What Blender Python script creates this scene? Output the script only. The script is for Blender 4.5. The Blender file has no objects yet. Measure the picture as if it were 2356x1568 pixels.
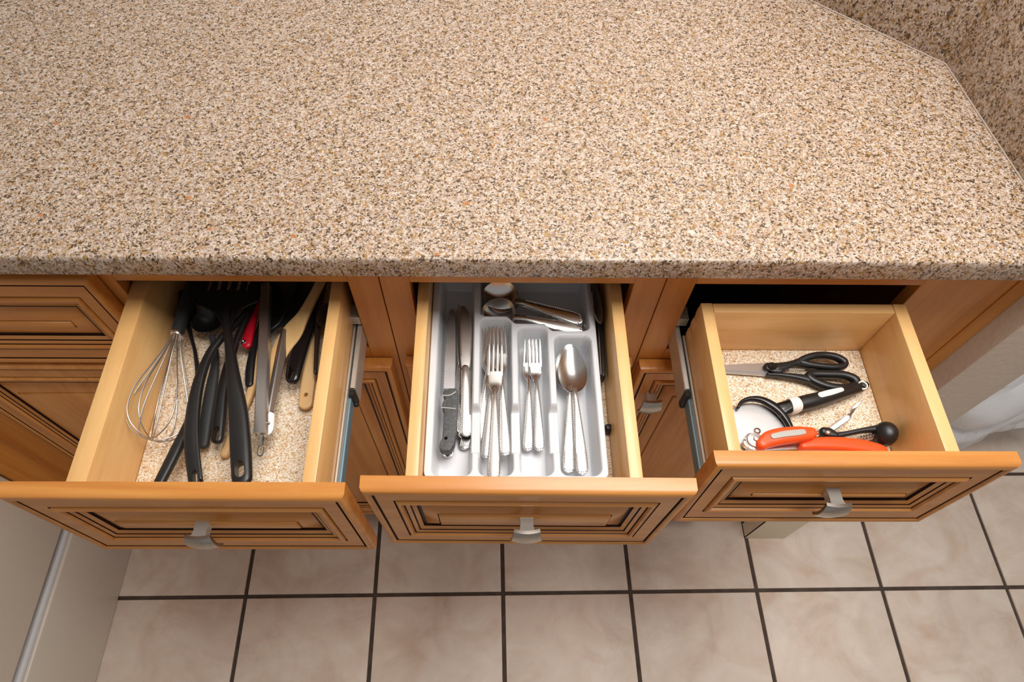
import bpy, bmesh, math, random
from mathutils import Vector, Matrix
random.seed(7)
PI = math.pi
sc = bpy.context.scene
C = sc.collection
V = Vector

# ------------------------------------------------------------------ camera
cam_d = bpy.data.cameras.new('camera')
cam_d.sensor_fit = 'HORIZONTAL'; cam_d.sensor_width = 36.0
cam_d.lens = 1203.114 / 2356 * 36.0
cam_d.shift_x = (1178 - 1149.387) / 2356
cam_d.shift_y = (1200.088 - 784) / 2356
cam_d.clip_start = 0.02
cam = bpy.data.objects.new('camera', cam_d); C.objects.link(cam)
pit, yaw, rol = 1.193733, -0.031496, 0.029875
fw = V((0, math.cos(pit), -math.sin(pit))); up = V((0, math.sin(pit), math.cos(pit))); rt = V((1, 0, 0))
Rz = Matrix.Rotation(yaw, 3, 'Z'); fw, up, rt = Rz @ fw, Rz @ up, Rz @ rt
rt2 = math.cos(rol) * rt + math.sin(rol) * up; up2 = -math.sin(rol) * rt + math.cos(rol) * up
m = Matrix((rt2, up2, -fw)).transposed().to_4x4(); m.translation = V((0.03, -0.49997, 1.36085))
cam.matrix_world = m
sc.camera = cam

# ------------------------------------------------------------------ world and lights
w = bpy.data.worlds.new('world'); sc.world = w; w.use_nodes = True
bg = w.node_tree.nodes['Background']; bg.inputs[0].default_value = (1.0, 0.97, 0.94, 1); bg.inputs[1].default_value = 0.21
def area(name, loc, size, power, col, target):
    d = bpy.data.lights.new(name, 'AREA'); d.shape = 'SQUARE'; d.size = size; d.energy = power; d.color = col
    o = bpy.data.objects.new(name, d); C.objects.link(o); o.location = loc
    o.rotation_euler = (V(target) - V(loc)).to_track_quat('-Z', 'Y').to_euler()
    return o
area('bounce_flash_fill', (0.57, -0.04, 2.34), 1.1, 30, (1.0, 0.968, 0.93), (0.40, -0.04, 0.9))  # added area light in place of flash bounced off the ceiling, no fixture
sc.view_settings.view_transform = 'Standard'; sc.view_settings.look = 'None'
sc.view_settings.gamma = 1.0; sc.view_settings.use_curve_mapping = False
sc.view_settings.exposure = 0.40

# ------------------------------------------------------------------ materials
def srgb(r, g, b):
    f = lambda c: (c / 12.92 if c <= 0.04045 else ((c + 0.055) / 1.055) ** 2.4)
    return (f(r / 255), f(g / 255), f(b / 255), 1)
class NT:
    def __init__(s, name, rough=0.5, metal=0.0, spec=0.5):
        s.m = bpy.data.materials.new(name); s.m.use_nodes = True
        s.t = s.m.node_tree; s.b = s.t.nodes['Principled BSDF']
        s.b.inputs['Roughness'].default_value = rough; s.b.inputs['Metallic'].default_value = metal
        s.b.inputs['Specular IOR Level'].default_value = spec
    def n(s, typ, **kw):
        nd = s.t.nodes.new(typ)
        for k, v in kw.items(): setattr(nd, k, v)
        return nd
    def l(s, a, b): s.t.links.new(a, b)
    def coords(s, scale=(1, 1, 1), rand=False):
        tc = s.n('ShaderNodeTexCoord'); mp = s.n('ShaderNodeMapping'); mp.inputs['Scale'].default_value = scale
        s.l(tc.outputs['Object'], mp.inputs['Vector'])
        if rand:
            oi = s.n('ShaderNodeObjectInfo'); mu = s.n('ShaderNodeVectorMath', operation='SCALE'); mu.inputs[0].default_value = (37.0, 61.0, 23.0)
            s.l(oi.outputs['Random'], mu.inputs['Scale']); s.l(mu.outputs[0], mp.inputs['Location'])
        return mp.outputs[0]
    def noise(s, vec, scale, detail=3, rough=0.5, dist=0.0):
        nd = s.n('ShaderNodeTexNoise'); nd.inputs['Scale'].default_value = scale; nd.inputs['Detail'].default_value = detail
        nd.inputs['Roughness'].default_value = rough; nd.inputs['Distortion'].default_value = dist
        s.l(vec, nd.inputs['Vector']); return nd.outputs['Fac']
    def vor(s, vec, scale, out='Color', feature='F1'):
        nd = s.n('ShaderNodeTexVoronoi', feature=feature); nd.inputs['Scale'].default_value = scale
        s.l(vec, nd.inputs['Vector']); return nd.outputs[out]
    def ramp(s, fac, stops, interp='LINEAR'):
        nd = s.n('ShaderNodeValToRGB'); cr = nd.color_ramp; cr.interpolation = interp
        while len(cr.elements) < len(stops): cr.elements.new(0.5)
        for e, (p, c) in zip(cr.elements, stops): e.position = p; e.color = c
        s.l(fac, nd.inputs['Fac']); return nd.outputs['Color']
    def mix(s, fac, a, b, mode='MIX'):
        nd = s.n('ShaderNodeMix', data_type='RGBA', blend_type=mode)
        for i, x in ((0, fac), (6, a), (7, b)):
            if isinstance(x, (int, float)): nd.inputs[i].default_value = x
            elif isinstance(x, tuple): nd.inputs[i].default_value = x
            else: s.l(x, nd.inputs[i])
        return nd.outputs[2]
    def math(s, op, a, b=0.0):
        nd = s.n('ShaderNodeMath', operation=op)
        for i, x in ((0, a), (1, b)):
            if isinstance(x, (int, float)): nd.inputs[i].default_value = x
            else: s.l(x, nd.inputs[i])
        return nd.outputs[0]
    def col(s, c):
        if isinstance(c, tuple): s.b.inputs['Base Color'].default_value = c
        else: s.l(c, s.b.inputs['Base Color'])
        return s
    def bump(s, h, strength=0.2, dist=0.001):
        nd = s.n('ShaderNodeBump'); nd.inputs['Strength'].default_value = strength; nd.inputs['Distance'].default_value = dist
        s.l(h, nd.inputs['Height']); s.l(nd.outputs[0], s.b.inputs['Normal'])
        return s

def wood(name, base, dark, light, axis, rough=0.35, contrast=1.0, coat=0.0):
    t = NT(name, rough)
    sx = {'x': (3, 40, 40), 'y': (40, 3, 40), 'z': (40, 40, 3)}[axis]
    v = t.coords(sx, rand=True)
    g = t.noise(v, 1.2, 5, 0.6, 0.6)
    fine = t.noise(t.coords(tuple(8 * q for q in sx), rand=True), 2.0, 3, 0.6)
    big = t.noise(t.coords((5, 5, 5), rand=True), 1.2, 2, 0.5)
    c = t.ramp(g, [(0.28, dark), (0.5, base), (0.74, light)])
    c = t.mix(t.math('MULTIPLY', fine, 0.28 * contrast), c, dark)
    c = t.mix(t.math('MULTIPLY', big, 0.30), c, light)
    t.col(c); t.bump(fine, 0.06, 0.0004)
    t.b.inputs['Coat Weight'].default_value = coat; t.b.inputs['Coat Roughness'].default_value = 0.18
    return t.m
HB, HD, HL = srgb(201, 131, 58), srgb(177, 104, 39), srgb(215, 151, 78)
M = {}
for ax in 'xyz':
    M['honey_' + ax] = wood('honey_stained_maple_' + ax, HB, HD, HL, ax, 0.36, 1.0, 0.25)
    M['box_' + ax] = wood('clear_maple_' + ax, srgb(228, 180, 116), srgb(214, 162, 98), srgb(238, 196, 136), ax, 0.34, 0.7, 0.2)
M['bamboo'] = wood('bamboo', srgb(222, 178, 116), srgb(198, 150, 90), srgb(236, 200, 146), 'y', 0.5, 1.0)
M['beech'] = wood('beech', srgb(216, 174, 118), srgb(196, 148, 92), srgb(228, 192, 140), 'y', 0.5, 1.0)
M['glaze'] = NT('dark_glaze', 0.5).col(srgb(52, 24, 10)).m
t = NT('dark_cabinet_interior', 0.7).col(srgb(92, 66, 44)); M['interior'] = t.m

def granite(name, rough, k=1.0):
    t = NT(name, rough)
    v = t.coords((1, 1, 1))
    def sep(c):
        nd = t.n('ShaderNodeSeparateColor'); t.l(c, nd.inputs[0]); return nd.outputs
    jit = t.n('ShaderNodeTexNoise'); jit.inputs['Scale'].default_value = 420 * k; jit.inputs['Detail'].default_value = 2
    t.l(v, jit.inputs['Vector'])
    va = t.n('ShaderNodeVectorMath', operation='MULTIPLY_ADD'); va.inputs[1].default_value = (0.004 / k,) * 3
    t.l(jit.outputs['Color'], va.inputs[0]); t.l(v, va.inputs[2]); vj = va.outputs[0]
    cell = sep(t.vor(vj, 380 * k))
    base = t.ramp(cell[0], [(0.0, srgb(148, 126, 112)), (0.3, srgb(179, 157, 141)), (0.55, srgb(198, 178, 160)), (0.8, srgb(213, 199, 187)), (1.0, srgb(170, 154, 144))])
    clump = t.noise(v, 95 * k, 3, 0.6)
    c2 = sep(t.vor(vj, 480 * k))
    sel = t.math('ADD', c2[1], t.math('MULTIPLY', t.math('SUBTRACT', clump, 0.5), 1.5))
    o = t.mix(t.ramp(sel, [(0.72, (0, 0, 0, 1)), (0.82, (1, 1, 1, 1))]), base, t.ramp(c2[2], [(0, srgb(152, 112, 56)), (0.5, srgb(176, 138, 86)), (1, srgb(128, 90, 40))]))
    c3 = sep(t.vor(vj, 440 * k))
    clump2 = t.noise(v, 130 * k, 2, 0.5)
    sel2 = t.math('ADD', c3[0], t.math('MULTIPLY', t.math('SUBTRACT', clump2, 0.5), 1.7))
    o = t.mix(t.ramp(sel2, [(0.76, (0, 0, 0, 1)), (0.88, (1, 1, 1, 1))]), o, t.ramp(c3[1], [(0, srgb(66, 48, 24)), (0.5, srgb(96, 66, 28)), (0.75, srgb(88, 74, 62)), (1, srgb(52, 40, 28))]))
    # the few rusty orange flecks and pale crystals
    c4 = sep(t.vor(v, 26 * k)); d4 = t.vor(vj, 26 * k, 'Distance')
    near = t.math('LESS_THAN', d4, 0.11); rare = t.math('GREATER_THAN', c4[0], 0.88)
    o = t.mix(t.math('MULTIPLY', t.math('MULTIPLY', near, rare), 0.7), o, srgb(184, 108, 38))
    c5 = t.vor(vj, 17 * k, 'Distance'); p5 = sep(t.vor(v, 17 * k))
    o = t.mix(t.math('MULTIPLY', t.math('MULTIPLY', t.math('LESS_THAN', c5, 0.07), t.math('GREATER_THAN', p5[1], 0.72)), 0.8), o, srgb(232, 216, 200))
    t.col(o); return t.m
M['granite'] = granite('speckled_granite', 0.36, 1.15)
M['granite_splash'] = granite('speckled_granite_splash', 0.38, 1.1)
def liner():
    t = NT('printed_liner', 0.6); v = t.coords()
    def sep(c):
        nd = t.n('ShaderNodeSeparateColor'); t.l(c, nd.inputs[0]); return nd.outputs
    a = sep(t.vor(v, 700)); b = sep(t.vor(v, 560)); big = t.noise(v, 140, 3, 0.6)
    c = t.ramp(a[0], [(0, srgb(206, 182, 150)), (0.4, srgb(226, 208, 182)), (0.7, srgb(240, 230, 214)), (1, srgb(246, 240, 230))])
    sel = t.math('ADD', b[0], t.math('MULTIPLY', t.math('SUBTRACT', big, 0.5), 1.2))
    c = t.mix(t.ramp(sel, [(0.62, (0, 0, 0, 1)), (0.72, (1, 1, 1, 1))]), c, t.ramp(b[1], [(0, srgb(220, 186, 140)), (0.6, srgb(206, 168, 124)), (0.9, srgb(180, 146, 116)), (1, srgb(140, 114, 94))]))
    t.col(c); return t.m
M['liner'] = liner()
def tile():
    t = NT('mottled_tile', 0.5, 0.0, 0.3); v = t.coords(rand=True)
    n1 = t.noise(v, 7, 5, 0.6, 0.8); n2 = t.noise(v, 6, 6, 0.62, 1.6); n3 = t.noise(v, 5, 3, 0.5, 1.5)
    c = t.ramp(n1, [(0.3, srgb(206, 183, 166)), (0.5, srgb(222, 203, 187)), (0.7, srgb(231, 217, 202))])
    c = t.mix(t.ramp(n2, [(0.465, (0, 0, 0, 1)), (0.5, (0.5, 0.5, 0.5, 1)), (0.515, (0, 0, 0, 1)), (0.6, (0.0, 0.0, 0.0, 1)), (0.75, (0.5, 0.5, 0.5, 1))]), c, srgb(218, 204, 192))
    c = t.mix(t.ramp(n3, [(0.52, (0, 0, 0, 1)), (0.72, (0.45, 0.45, 0.45, 1))]), c, srgb(196, 164, 136))
    t.col(c); t.bump(n2, 0.08, 0.001); return t.m
M['tile'] = tile()
t = NT('grout', 0.9); M['grout'] = t.col(t.ramp(t.noise(t.coords(), 30, 3), [(0.3, srgb(66, 54, 46)), (0.7, srgb(86, 72, 62))])).m
def paint(name, c, rough=0.55, bump=0.0, sc_=180):
    t = NT(name, rough); t.col(c)
    if bump: t.bump(t.noise(t.coords(), sc_, 3), bump, 0.002)
    return t.m
M['wall'] = paint('textured_wall_paint', srgb(214, 198, 182), 0.6, 0.35, 110)
M['wall_white'] = paint('white_wall_paint', srgb(236, 230, 222), 0.6, 0.2, 110)
M['appliance'] = paint('white_enamel', srgb(206, 196, 182), 0.35)
M['gap'] = paint('dark_gap', srgb(70, 66, 62), 0.8)
M['gasket'] = paint('grey_gasket', srgb(176, 178, 176), 0.6)
M['white_plastic'] = paint('white_plastic', srgb(216, 217, 220), 0.32)
M['black'] = paint('black_nylon', srgb(26, 25, 26), 0.36, 0.04, 2200)
M['black_gloss'] = paint('glossy_black', srgb(20, 19, 20), 0.16)
M['charcoal'] = paint('charcoal_rubber', srgb(46, 46, 48), 0.6, 0.04, 2000)
M['dark_brown'] = paint('dark_brown_plastic', srgb(48, 34, 30), 0.25)
M['smoke'] = paint('smoky_brown_plastic', srgb(112, 88, 70), 0.3)
M['red'] = paint('red_plastic', srgb(196, 18, 42), 0.35)
M['orange'] = paint('orange_plastic', srgb(240, 84, 30), 0.38)
M['white_grip'] = paint('white_trim', srgb(232, 228, 222), 0.4)
M['grey_inset'] = paint('grey_inset', srgb(178, 176, 170), 0.45)
t = NT('worn_grey_grip', 0.6); n_ = t.noise(t.coords(), 260, 5, 0.7)
M['worn_grey'] = t.col(t.ramp(n_, [(0.5, srgb(72, 74, 76)), (0.68, srgb(96, 98, 100)), (0.8, srgb(150, 150, 148))])).m
def metal(name, c, rough, met=1.0):
    t = NT(name, rough, met); t.col(c)
    n = t.noise(t.coords((1, 60, 60)), 12, 2); t.l(t.math('ADD', t.math('MULTIPLY', n, 0.05), rough - 0.025), t.b.inputs['Roughness'])
    return t.m
M['steel'] = metal('polished_steel', srgb(228, 226, 224), 0.22)
M['steel_satin'] = metal('satin_steel', srgb(206, 202, 200), 0.38)
M['nickel'] = metal('brushed_nickel', srgb(186, 180, 172), 0.27)
M['zinc'] = metal('zinc_plated_steel', srgb(206, 202, 194), 0.42, 0.65)
M['zinc_blue'] = metal('blued_zinc', srgb(128, 160, 176), 0.4, 0.5)
M['disc'] = metal('cutter_disc_steel', srgb(222, 222, 224), 0.42)
t = NT('translucent_bag', 0.42); t.col(srgb(226, 226, 228)); t.b.inputs['Transmission Weight'].default_value = 0.0
t.b.inputs['Subsurface Weight'].default_value = 0.15; t.b.inputs['Subsurface Radius'].default_value = (0.02, 0.02, 0.02)
M['bag'] = t.m
M['cream'] = paint('cream_paint', srgb(222, 208, 182), 0.5)
M['sealant'] = paint('beige_sealant', srgb(190, 172, 158), 0.6)

# ------------------------------------------------------------------ mesh helpers (world coordinates in, object origin at the thing's base)
def wloc(o):
    p = V((0, 0, 0))
    while o is not None: p = p + o.location; o = o.parent
    return p
def obj(name, geo, mat, parent=None, smooth=True, local=False, origin=None, auto=35):
    """geo = (verts, faces[, face material indices]); mat = key or list of keys"""
    verts, faces = geo[0], geo[1]
    if parent is not None:
        off = V((0, 0, 0)) if local else wloc(parent)
    else:
        if origin is None:
            xs = [q[0] for q in verts]; ys = [q[1] for q in verts]; zs = [q[2] for q in verts]
            origin = ((min(xs) + max(xs)) / 2, (min(ys) + max(ys)) / 2, min(zs))
        off = V(origin)
    me = bpy.data.meshes.new(name)
    me.from_pydata([(q[0] - off.x, q[1] - off.y, q[2] - off.z) for q in verts], [], faces)
    for k in ([mat] if isinstance(mat, str) else mat): me.materials.append(M[k])
    if len(geo) > 2:
        for p, i in zip(me.polygons, geo[2]): p.material_index = i
    bm = bmesh.new(); bm.from_mesh(me)
    bmesh.ops.recalc_face_normals(bm, faces=bm.faces)
    if smooth:
        for f in bm.faces: f.smooth = True
        for e in bm.edges:
            if len(e.link_faces) == 2 and e.calc_face_angle(0) > math.radians(auto): e.smooth = False
    bm.to_mesh(me); bm.free()
    o = bpy.data.objects.new(name, me); C.objects.link(o)
    if parent is not None: o.parent = parent
    else: o.location = off
    return o
def thing(name, label, cat, loc, group=None, rot=None):
    o = bpy.data.objects.new(name, None); C.objects.link(o); o.location = loc; o.empty_display_size = 0.02
    o['label'] = label; o['category'] = cat
    if group: o['group'] = group
    if rot is not None: o.rotation_mode = 'QUATERNION'; o.rotation_quaternion = rot
    return o
def tag(o, label, cat, group=None):
    o['label'] = label; o['category'] = cat
    if group: o['group'] = group
    return o
def struct(o): o['kind'] = 'structure'; return o
def lab(o, s): o['label'] = s; return o
def join(*geos):
    vs, fs, ms = [], [], []
    for g in geos:
        b = len(vs); vs += list(g[0]); fs += [tuple(i + b for i in f) for f in g[1]]
        ms += list(g[2]) if len(g) > 2 else [0] * len(g[1])
    return vs, fs, ms
def xform(g, mtx): return ([tuple(mtx @ V(q)) for q in g[0]],) + tuple(g[1:])
def box(x0, x1, y0, y1, z0, z1, bev=0.0, seg=2):
    bm = bmesh.new(); bmesh.ops.create_cube(bm, size=1)
    for v in bm.verts:
        v.co = V((x0 + (v.co.x + .5) * (x1 - x0), y0 + (v.co.y + .5) * (y1 - y0), z0 + (v.co.z + .5) * (z1 - z0)))
    if bev: bmesh.ops.bevel(bm, geom=list(bm.edges), offset=bev, segments=seg, profile=0.5, affect='EDGES')
    return dump(bm)
def dump(bm):
    bm.verts.index_update()
    r = ([tuple(v.co) for v in bm.verts], [tuple(v.index for v in f.verts) for f in bm.faces]); bm.free(); return r
def catmull(pts, n):
    """pts: tuples of equal length (x, y, z, widths...); n points per span"""
    out = []
    P = [list(pts[0])] + [list(p) for p in pts] + [list(pts[-1])]
    for i in range(1, len(P) - 2):
        for k in range(n):
            t_ = k / n; a, b, c, d = P[i - 1], P[i], P[i + 1], P[i + 2]
            out.append([0.5 * (2 * b[j] + (c[j] - a[j]) * t_ + (2 * a[j] - 5 * b[j] + 4 * c[j] - d[j]) * t_ ** 2 + (3 * b[j] - a[j] - 3 * c[j] + d[j]) * t_ ** 3) for j in range(len(b))])
    out.append(list(pts[-1])); return out
def ring_frame(T, upv):
    s = T.cross(upv)
    if s.length < 1e-6: s = T.cross(V((1, 0, 0)))
    s.normalize(); return s, s.cross(T).normalized()
def sweep(pts, n=6, seg=14, e=2.4, r0=True, r1=True, closed=False, upv=(0, 0, 1)):
    """pts: (x, y, z, half width, half thickness); superellipse section, rounded ends"""
    upv = V(upv)
    if closed:
        k = len(pts); q = []
        ext = [pts[-1]] + list(pts) + [pts[0], pts[1]]
        full = catmull(ext, n); P = full[n:n + k * n]
    else: P = catmull(pts, n)
    if not closed:
        def rounder(p, nx, w):
            # extra rings that close the end as a half round
            T = (V(p[:3]) - V(nx[:3])).normalized(); out = []
            for a in (0.35, 0.65, 0.87, 0.985):
                f = math.sqrt(max(0.0, 1 - a * a))
                c = V(p[:3]) + T * (w * a)
                out.append([c.x, c.y, c.z, p[3] * max(f, 0.12), p[4] * max(math.sqrt(f), 0.25)])
            return out
        if r0:
            w_ = P[0][3]; P = list(reversed(rounder(P[0], P[1], w_))) + P
        if r1:
            w_ = P[-1][3]; P = P + rounder(P[-1], P[-2], w_)
    vs, fs = [], []; m_ = len(P)
    for i, p in enumerate(P):
        a = V(P[(i - 1) % m_ if closed else max(i - 1, 0)][:3]); b = V(P[(i + 1) % m_ if closed else min(i + 1, m_ - 1)][:3])
        T = (b - a).normalized(); s, u = ring_frame(T, upv); c = V(p[:3])
        for k in range(seg):
            th = 2 * PI * k / seg; co, si = math.cos(th), math.sin(th)
            x = math.copysign(abs(co) ** (2 / e), co) * p[3]; y = math.copysign(abs(si) ** (2 / e), si) * p[4]
            vs.append(tuple(c + s * x + u * y))
    for i in range(m_ if closed else m_ - 1):
        j = (i + 1) % m_
        for k in range(seg):
            k2 = (k + 1) % seg; fs.append((i * seg + k, i * seg + k2, j * seg + k2, j * seg + k))
    if not closed:
        fs.append(tuple(reversed(range(seg)))); fs.append(tuple((m_ - 1) * seg + k for k in range(seg)))
    return vs, fs
def tube(pts, r, n=4, seg=8, closed=False, r0=False, r1=False): return sweep([tuple(p) + (r, r) for p in pts], n, seg, 2.0, r0, r1, closed)
def lathe(c, axis, prof, seg=20):
    """prof: (distance along the axis, radius)"""
    A = V(axis).normalized(); s, u = ring_frame(A, V((0, 0, 1)) if abs(A.z) < 0.9 else V((0, 1, 0))); c = V(c)
    vs, fs = [], []
    for d, r in prof:
        for k in range(seg):
            th = 2 * PI * k / seg; vs.append(tuple(c + A * d + (s * math.cos(th) + u * math.sin(th)) * max(r, 1e-5)))
    for i in range(len(prof) - 1):
        for k in range(seg):
            k2 = (k + 1) % seg; fs.append((i * seg + k, i * seg + k2, (i + 1) * seg + k2, (i + 1) * seg + k))
    fs.append(tuple(reversed(range(seg)))); fs.append(tuple((len(prof) - 1) * seg + k for k in range(seg)))
    return vs, fs
def ball(c, r, sx=1, sy=1, sz=1, sub=2):
    bm = bmesh.new(); bmesh.ops.create_icosphere(bm, subdivisions=sub, radius=1)
    for v in bm.verts: v.co = V((c[0] + v.co.x * r * sx, c[1] + v.co.y * r * sy, c[2] + v.co.z * r * sz))
    return dump(bm)
def slab(poly, z0, z1, bev=0.0):
    """flat outline (x, y) extruded from z0 to z1"""
    bm = bmesh.new(); vs = [bm.verts.new((p[0], p[1], z0)) for p in poly]; f = bm.faces.new(vs)
    r = bmesh.ops.extrude_face_region(bm, geom=[f]); 
    for q in r['geom']:
        if isinstance(q, bmesh.types.BMVert): q.co.z = z1
    bmesh.ops.recalc_face_normals(bm, faces=bm.faces)
    if bev: bmesh.ops.bevel(bm, geom=list(bm.edges), offset=bev, segments=2, profile=0.5, affect='EDGES')
    return dump(bm)
def cut(o, geo):
    """cut a hole of shape geo (world coordinates) through the mesh of o"""
    me = bpy.data.meshes.new('cutter'); off = wloc(o)
    me.from_pydata([tuple(V(q) - off) for q in geo[0]], [], geo[1])
    bm = bmesh.new(); bm.from_mesh(me); bmesh.ops.recalc_face_normals(bm, faces=bm.faces); bm.to_mesh(me); bm.free()
    co = bpy.data.objects.new('cutter', me); C.objects.link(co); co.matrix_world = Matrix.Translation(off)
    md = o.modifiers.new('hole', 'BOOLEAN'); md.operation = 'DIFFERENCE'; md.object = co; md.solver = 'EXACT'
    bpy.context.view_layer.update()
    dg = bpy.context.evaluated_depsgraph_get(); new = bpy.data.meshes.new_from_object(o.evaluated_get(dg))
    o.modifiers.remove(md); old = o.data; o.data = new; bpy.data.objects.remove(co); bpy.data.meshes.remove(old)
    bm = bmesh.new(); bm.from_mesh(new)
    for f in bm.faces: f.smooth = True
    for e in bm.edges:
        if len(e.link_faces) == 2: e.smooth = e.calc_face_angle(0) < math.radians(38)
    bm.to_mesh(new); bm.free()
def hole(a, b, r, depth=0.03):
    """capsule cutter through the points a and b, vertical"""
    a, b = V(a), V(b); d = V((b.x - a.x, b.y - a.y, 0)); d = d.normalized() if d.length > 1e-6 else V((1, 0, 0)); ang = math.atan2(d.y, d.x)
    poly = [(b.x + r * math.cos(ang - PI / 2 + k * PI / 8), b.y + r * math.sin(ang - PI / 2 + k * PI / 8)) for k in range(9)]
    poly += [(a.x + r * math.cos(ang + PI / 2 + k * PI / 8), a.y + r * math.sin(ang + PI / 2 + k * PI / 8)) for k in range(9)]
    zc = (a.z + b.z) / 2; return slab(poly, zc - depth, zc + depth)

# ------------------------------------------------------------------ the setting: floor tiles, walls
PT, GX, GY, GR = 0.3396, 0.0556, -0.1652, 0.0115
fl = struct(obj('floor', box(-2.2, 3.2, -2.6, 1.2, -0.06, -0.0035), 'grout', smooth=False, origin=(0, 0, 0)))
tile_me = None
for i in range(-6, 9):
    for j in range(-6, 4):
        if tile_me is None:
            g = (PT - 0.0105) / 2
            to = obj('tile', box(-g, g, -g, g, -0.010, 0.0, 0.0015, 2), 'tile', fl, local=True); tile_me = to.data
        else:
            to = bpy.data.objects.new('tile', tile_me); C.objects.link(to); to.parent = fl
        u, v = (i + 0.5) * PT, (j + 0.5) * PT
        to.location = (GX + u * math.cos(GR) - v * math.sin(GR), GY + u * math.sin(GR) + v * math.cos(GR), random.uniform(-0.0004, 0.0004))
        to.rotation_euler = (0, 0, GR)
struct(obj('wall_back', box(-2.2, 0.7340, 0.62, 0.72, 0, 2.44), 'wall_white', smooth=False))
struct(obj('baseboard_right', join(box(.7285, .7342, -.0095, .034, .0005, .16, .001, 1), box(.7285, .8395, -.0100, -.0043, .0005, .16, .001, 1)), 'cream'))
struct(obj('wall_right', box(0.7345, 0.834, -0.004, 0.70, 0, 2.44, 0.003, 2), 'wall'))

# ------------------------------------------------------------------ raised panel fronts
# (inset from the edge, height of the relief, material of the strip that leads here: 0 wood, 1 dark glaze)
PROF_FRAME = [(0, -.020, 0), (0, -.0065, 0), (.0012, -.0032, 0), (.0035, -.0010, 0), (.0065, 0, 0), (.0088, -.0008, 0), (.0098, -.0030, 0), (.0100, -.0050, 1), (.0122, -.0050, 1), (.0128, -.0030, 1), (.0300, -.0034, 0)]
PROF_BEAD = [(.0300, -.0034, 0), (.0301, -.0054, 1), (.0319, -.0054, 1), (.0324, -.0026, 0), (.0345, -.0006, 0), (.0375, -.0010, 0), (.0392, -.0040, 0), (.0393, -.0058, 1), (.0405, -.0058, 1), (.0408, -.0046, 0), (.0452, -.0062, 0), (.0453, -.0080, 1), (.0465, -.0080, 1), (.0470, -.0070, 0), (.0515, -.0096, 0), (.0516, -.0125, 1), (.0550, -.0125, 1)]
PROF_PANEL = [(.0550, -.0125, 0), (.0556, -.0116, 1), (.0740, -.0050, 0), (.0741, -.0066, 1), (.0753, -.0066, 1), (.0757, -.0030, 0), (.0766, -.0024, 0)]
def relief(prof, x0, x1, z1, h, place, fill=False, back=False):
    vs, fs, ms = [], [], []
    for (d, n_, mi) in prof:
        for (x, z) in ((x0 + d, -d), (x1 - d, -d), (x1 - d, -(h - d)), (x0 + d, -(h - d))): vs.append(place(x, z, n_))
    for i in range(len(prof) - 1):
        for k in range(4):
            k2 = (k + 1) % 4; fs.append((4 * i + k, 4 * i + k2, 4 * i + 4 + k2, 4 * i + 4 + k)); ms.append(prof[i + 1][2])
    if fill: b = 4 * (len(prof) - 1); fs.append((b, b + 1, b + 2, b + 3)); ms.append(0)
    if back: fs.append((3, 2, 1, 0)); ms.append(0)
    return vs, fs, ms
def front(parent, x0, x1, ztop, h, y, tilt=0.0, yawk=0.0, wx='honey_x', deep=0.0):
    """a five-piece drawer or door front: frame, bead moulding and raised panel"""
    xc = (x0 + x1) / 2
    def place(x, z, n_):
        return (x, y - n_ * math.cos(tilt) - z * math.sin(tilt) + yawk * (x - xc), ztop + z * math.cos(tilt) - n_ * math.sin(tilt))
    fr = obj('front_frame', relief(PROF_FRAME, x0, x1, ztop, h, place, back=True), [wx, 'glaze'], parent, auto=50)
    obj('bead_moulding', relief(PROF_BEAD, x0, x1, ztop, h, place), [wx, 'glaze'], parent, auto=50)
    obj('raised_panel', relief(PROF_PANEL, x0, x1, ztop, h, place, fill=True), [wx, 'glaze'], parent, auto=50)
    return place
def knob(parent, c, tilt=0.0):
    """flared pull: a flat neck and a curved, fanned-out grip; c on the front's surface"""
    cx, cy, cz = c; vs, fs = [], []
    # neck: depth outwards, half width, half height
    secs = [(-.010, .0088, .0050), (.004, .0078, .0048), (.010, .0076, .0046), (.016, .0084, .0050), (.0185, .0110, .0056)]
    for (d, a, b) in secs:
        for (sx, sz) in ((-1, -1), (1, -1), (1, 1), (-1, 1)): vs.append((cx + sx * a, cy - d, cz + sz * b + d * 0.10))
    for i in range(len(secs) - 1):
        for k in range(4): k2 = (k + 1) % 4; fs.append((4 * i + k, 4 * i + k2, 4 * i + 4 + k2, 4 * i + 4 + k))
    fs.append((3, 2, 1, 0)); fs.append((16, 17, 18, 19))
    nk = obj('knob', (vs, fs), 'zinc', parent)
    vs, fs = [], []; nu, nv = 14, 8
    for side in (0, 1):
        for j in range(nv + 1):
            q = j / nv; hw = 0.0155 + 0.0038 * q            # fans out downwards
            for i in range(nu + 1):
                a = -1 + 2 * i / nu
                zz = 0.0085 - 0.0245 * q - 0.0048 * (1 - a * a) * (q - 0.15)
                bulge = 0.0205 + 0.0026 * (1 - a * a) + 0.0050 * math.sin(q * PI * 0.9) - (0.0045 if side else 0)
                vs.append((cx + a * hw * (0.97 if side else 1), cy - bulge, cz + zz))
    W_ = nu + 1; S = W_ * (nv + 1)
    for j in range(nv):
        for i in range(nu):
            a = j * W_ + i; fs.append((a, a + 1, a + 1 + W_, a + W_)); fs.append((S + a, S + a + W_, S + a + 1 + W_, S + a + 1))
    rim = [i for i in range(W_)] + [j * W_ + nu for j in range(1, nv + 1)] + [nv * W_ + i for i in range(nu - 1, -1, -1)] + [j * W_ for j in range(nv - 1, 0, -1)]
    for k in range(len(rim)):
        a, b = rim[k], rim[(k + 1) % len(rim)]; fs.append((a, b, S + b, S + a))
    g2 = obj('knob_grip', (vs, fs), 'nickel', parent, auto=40)
    return nk

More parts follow.
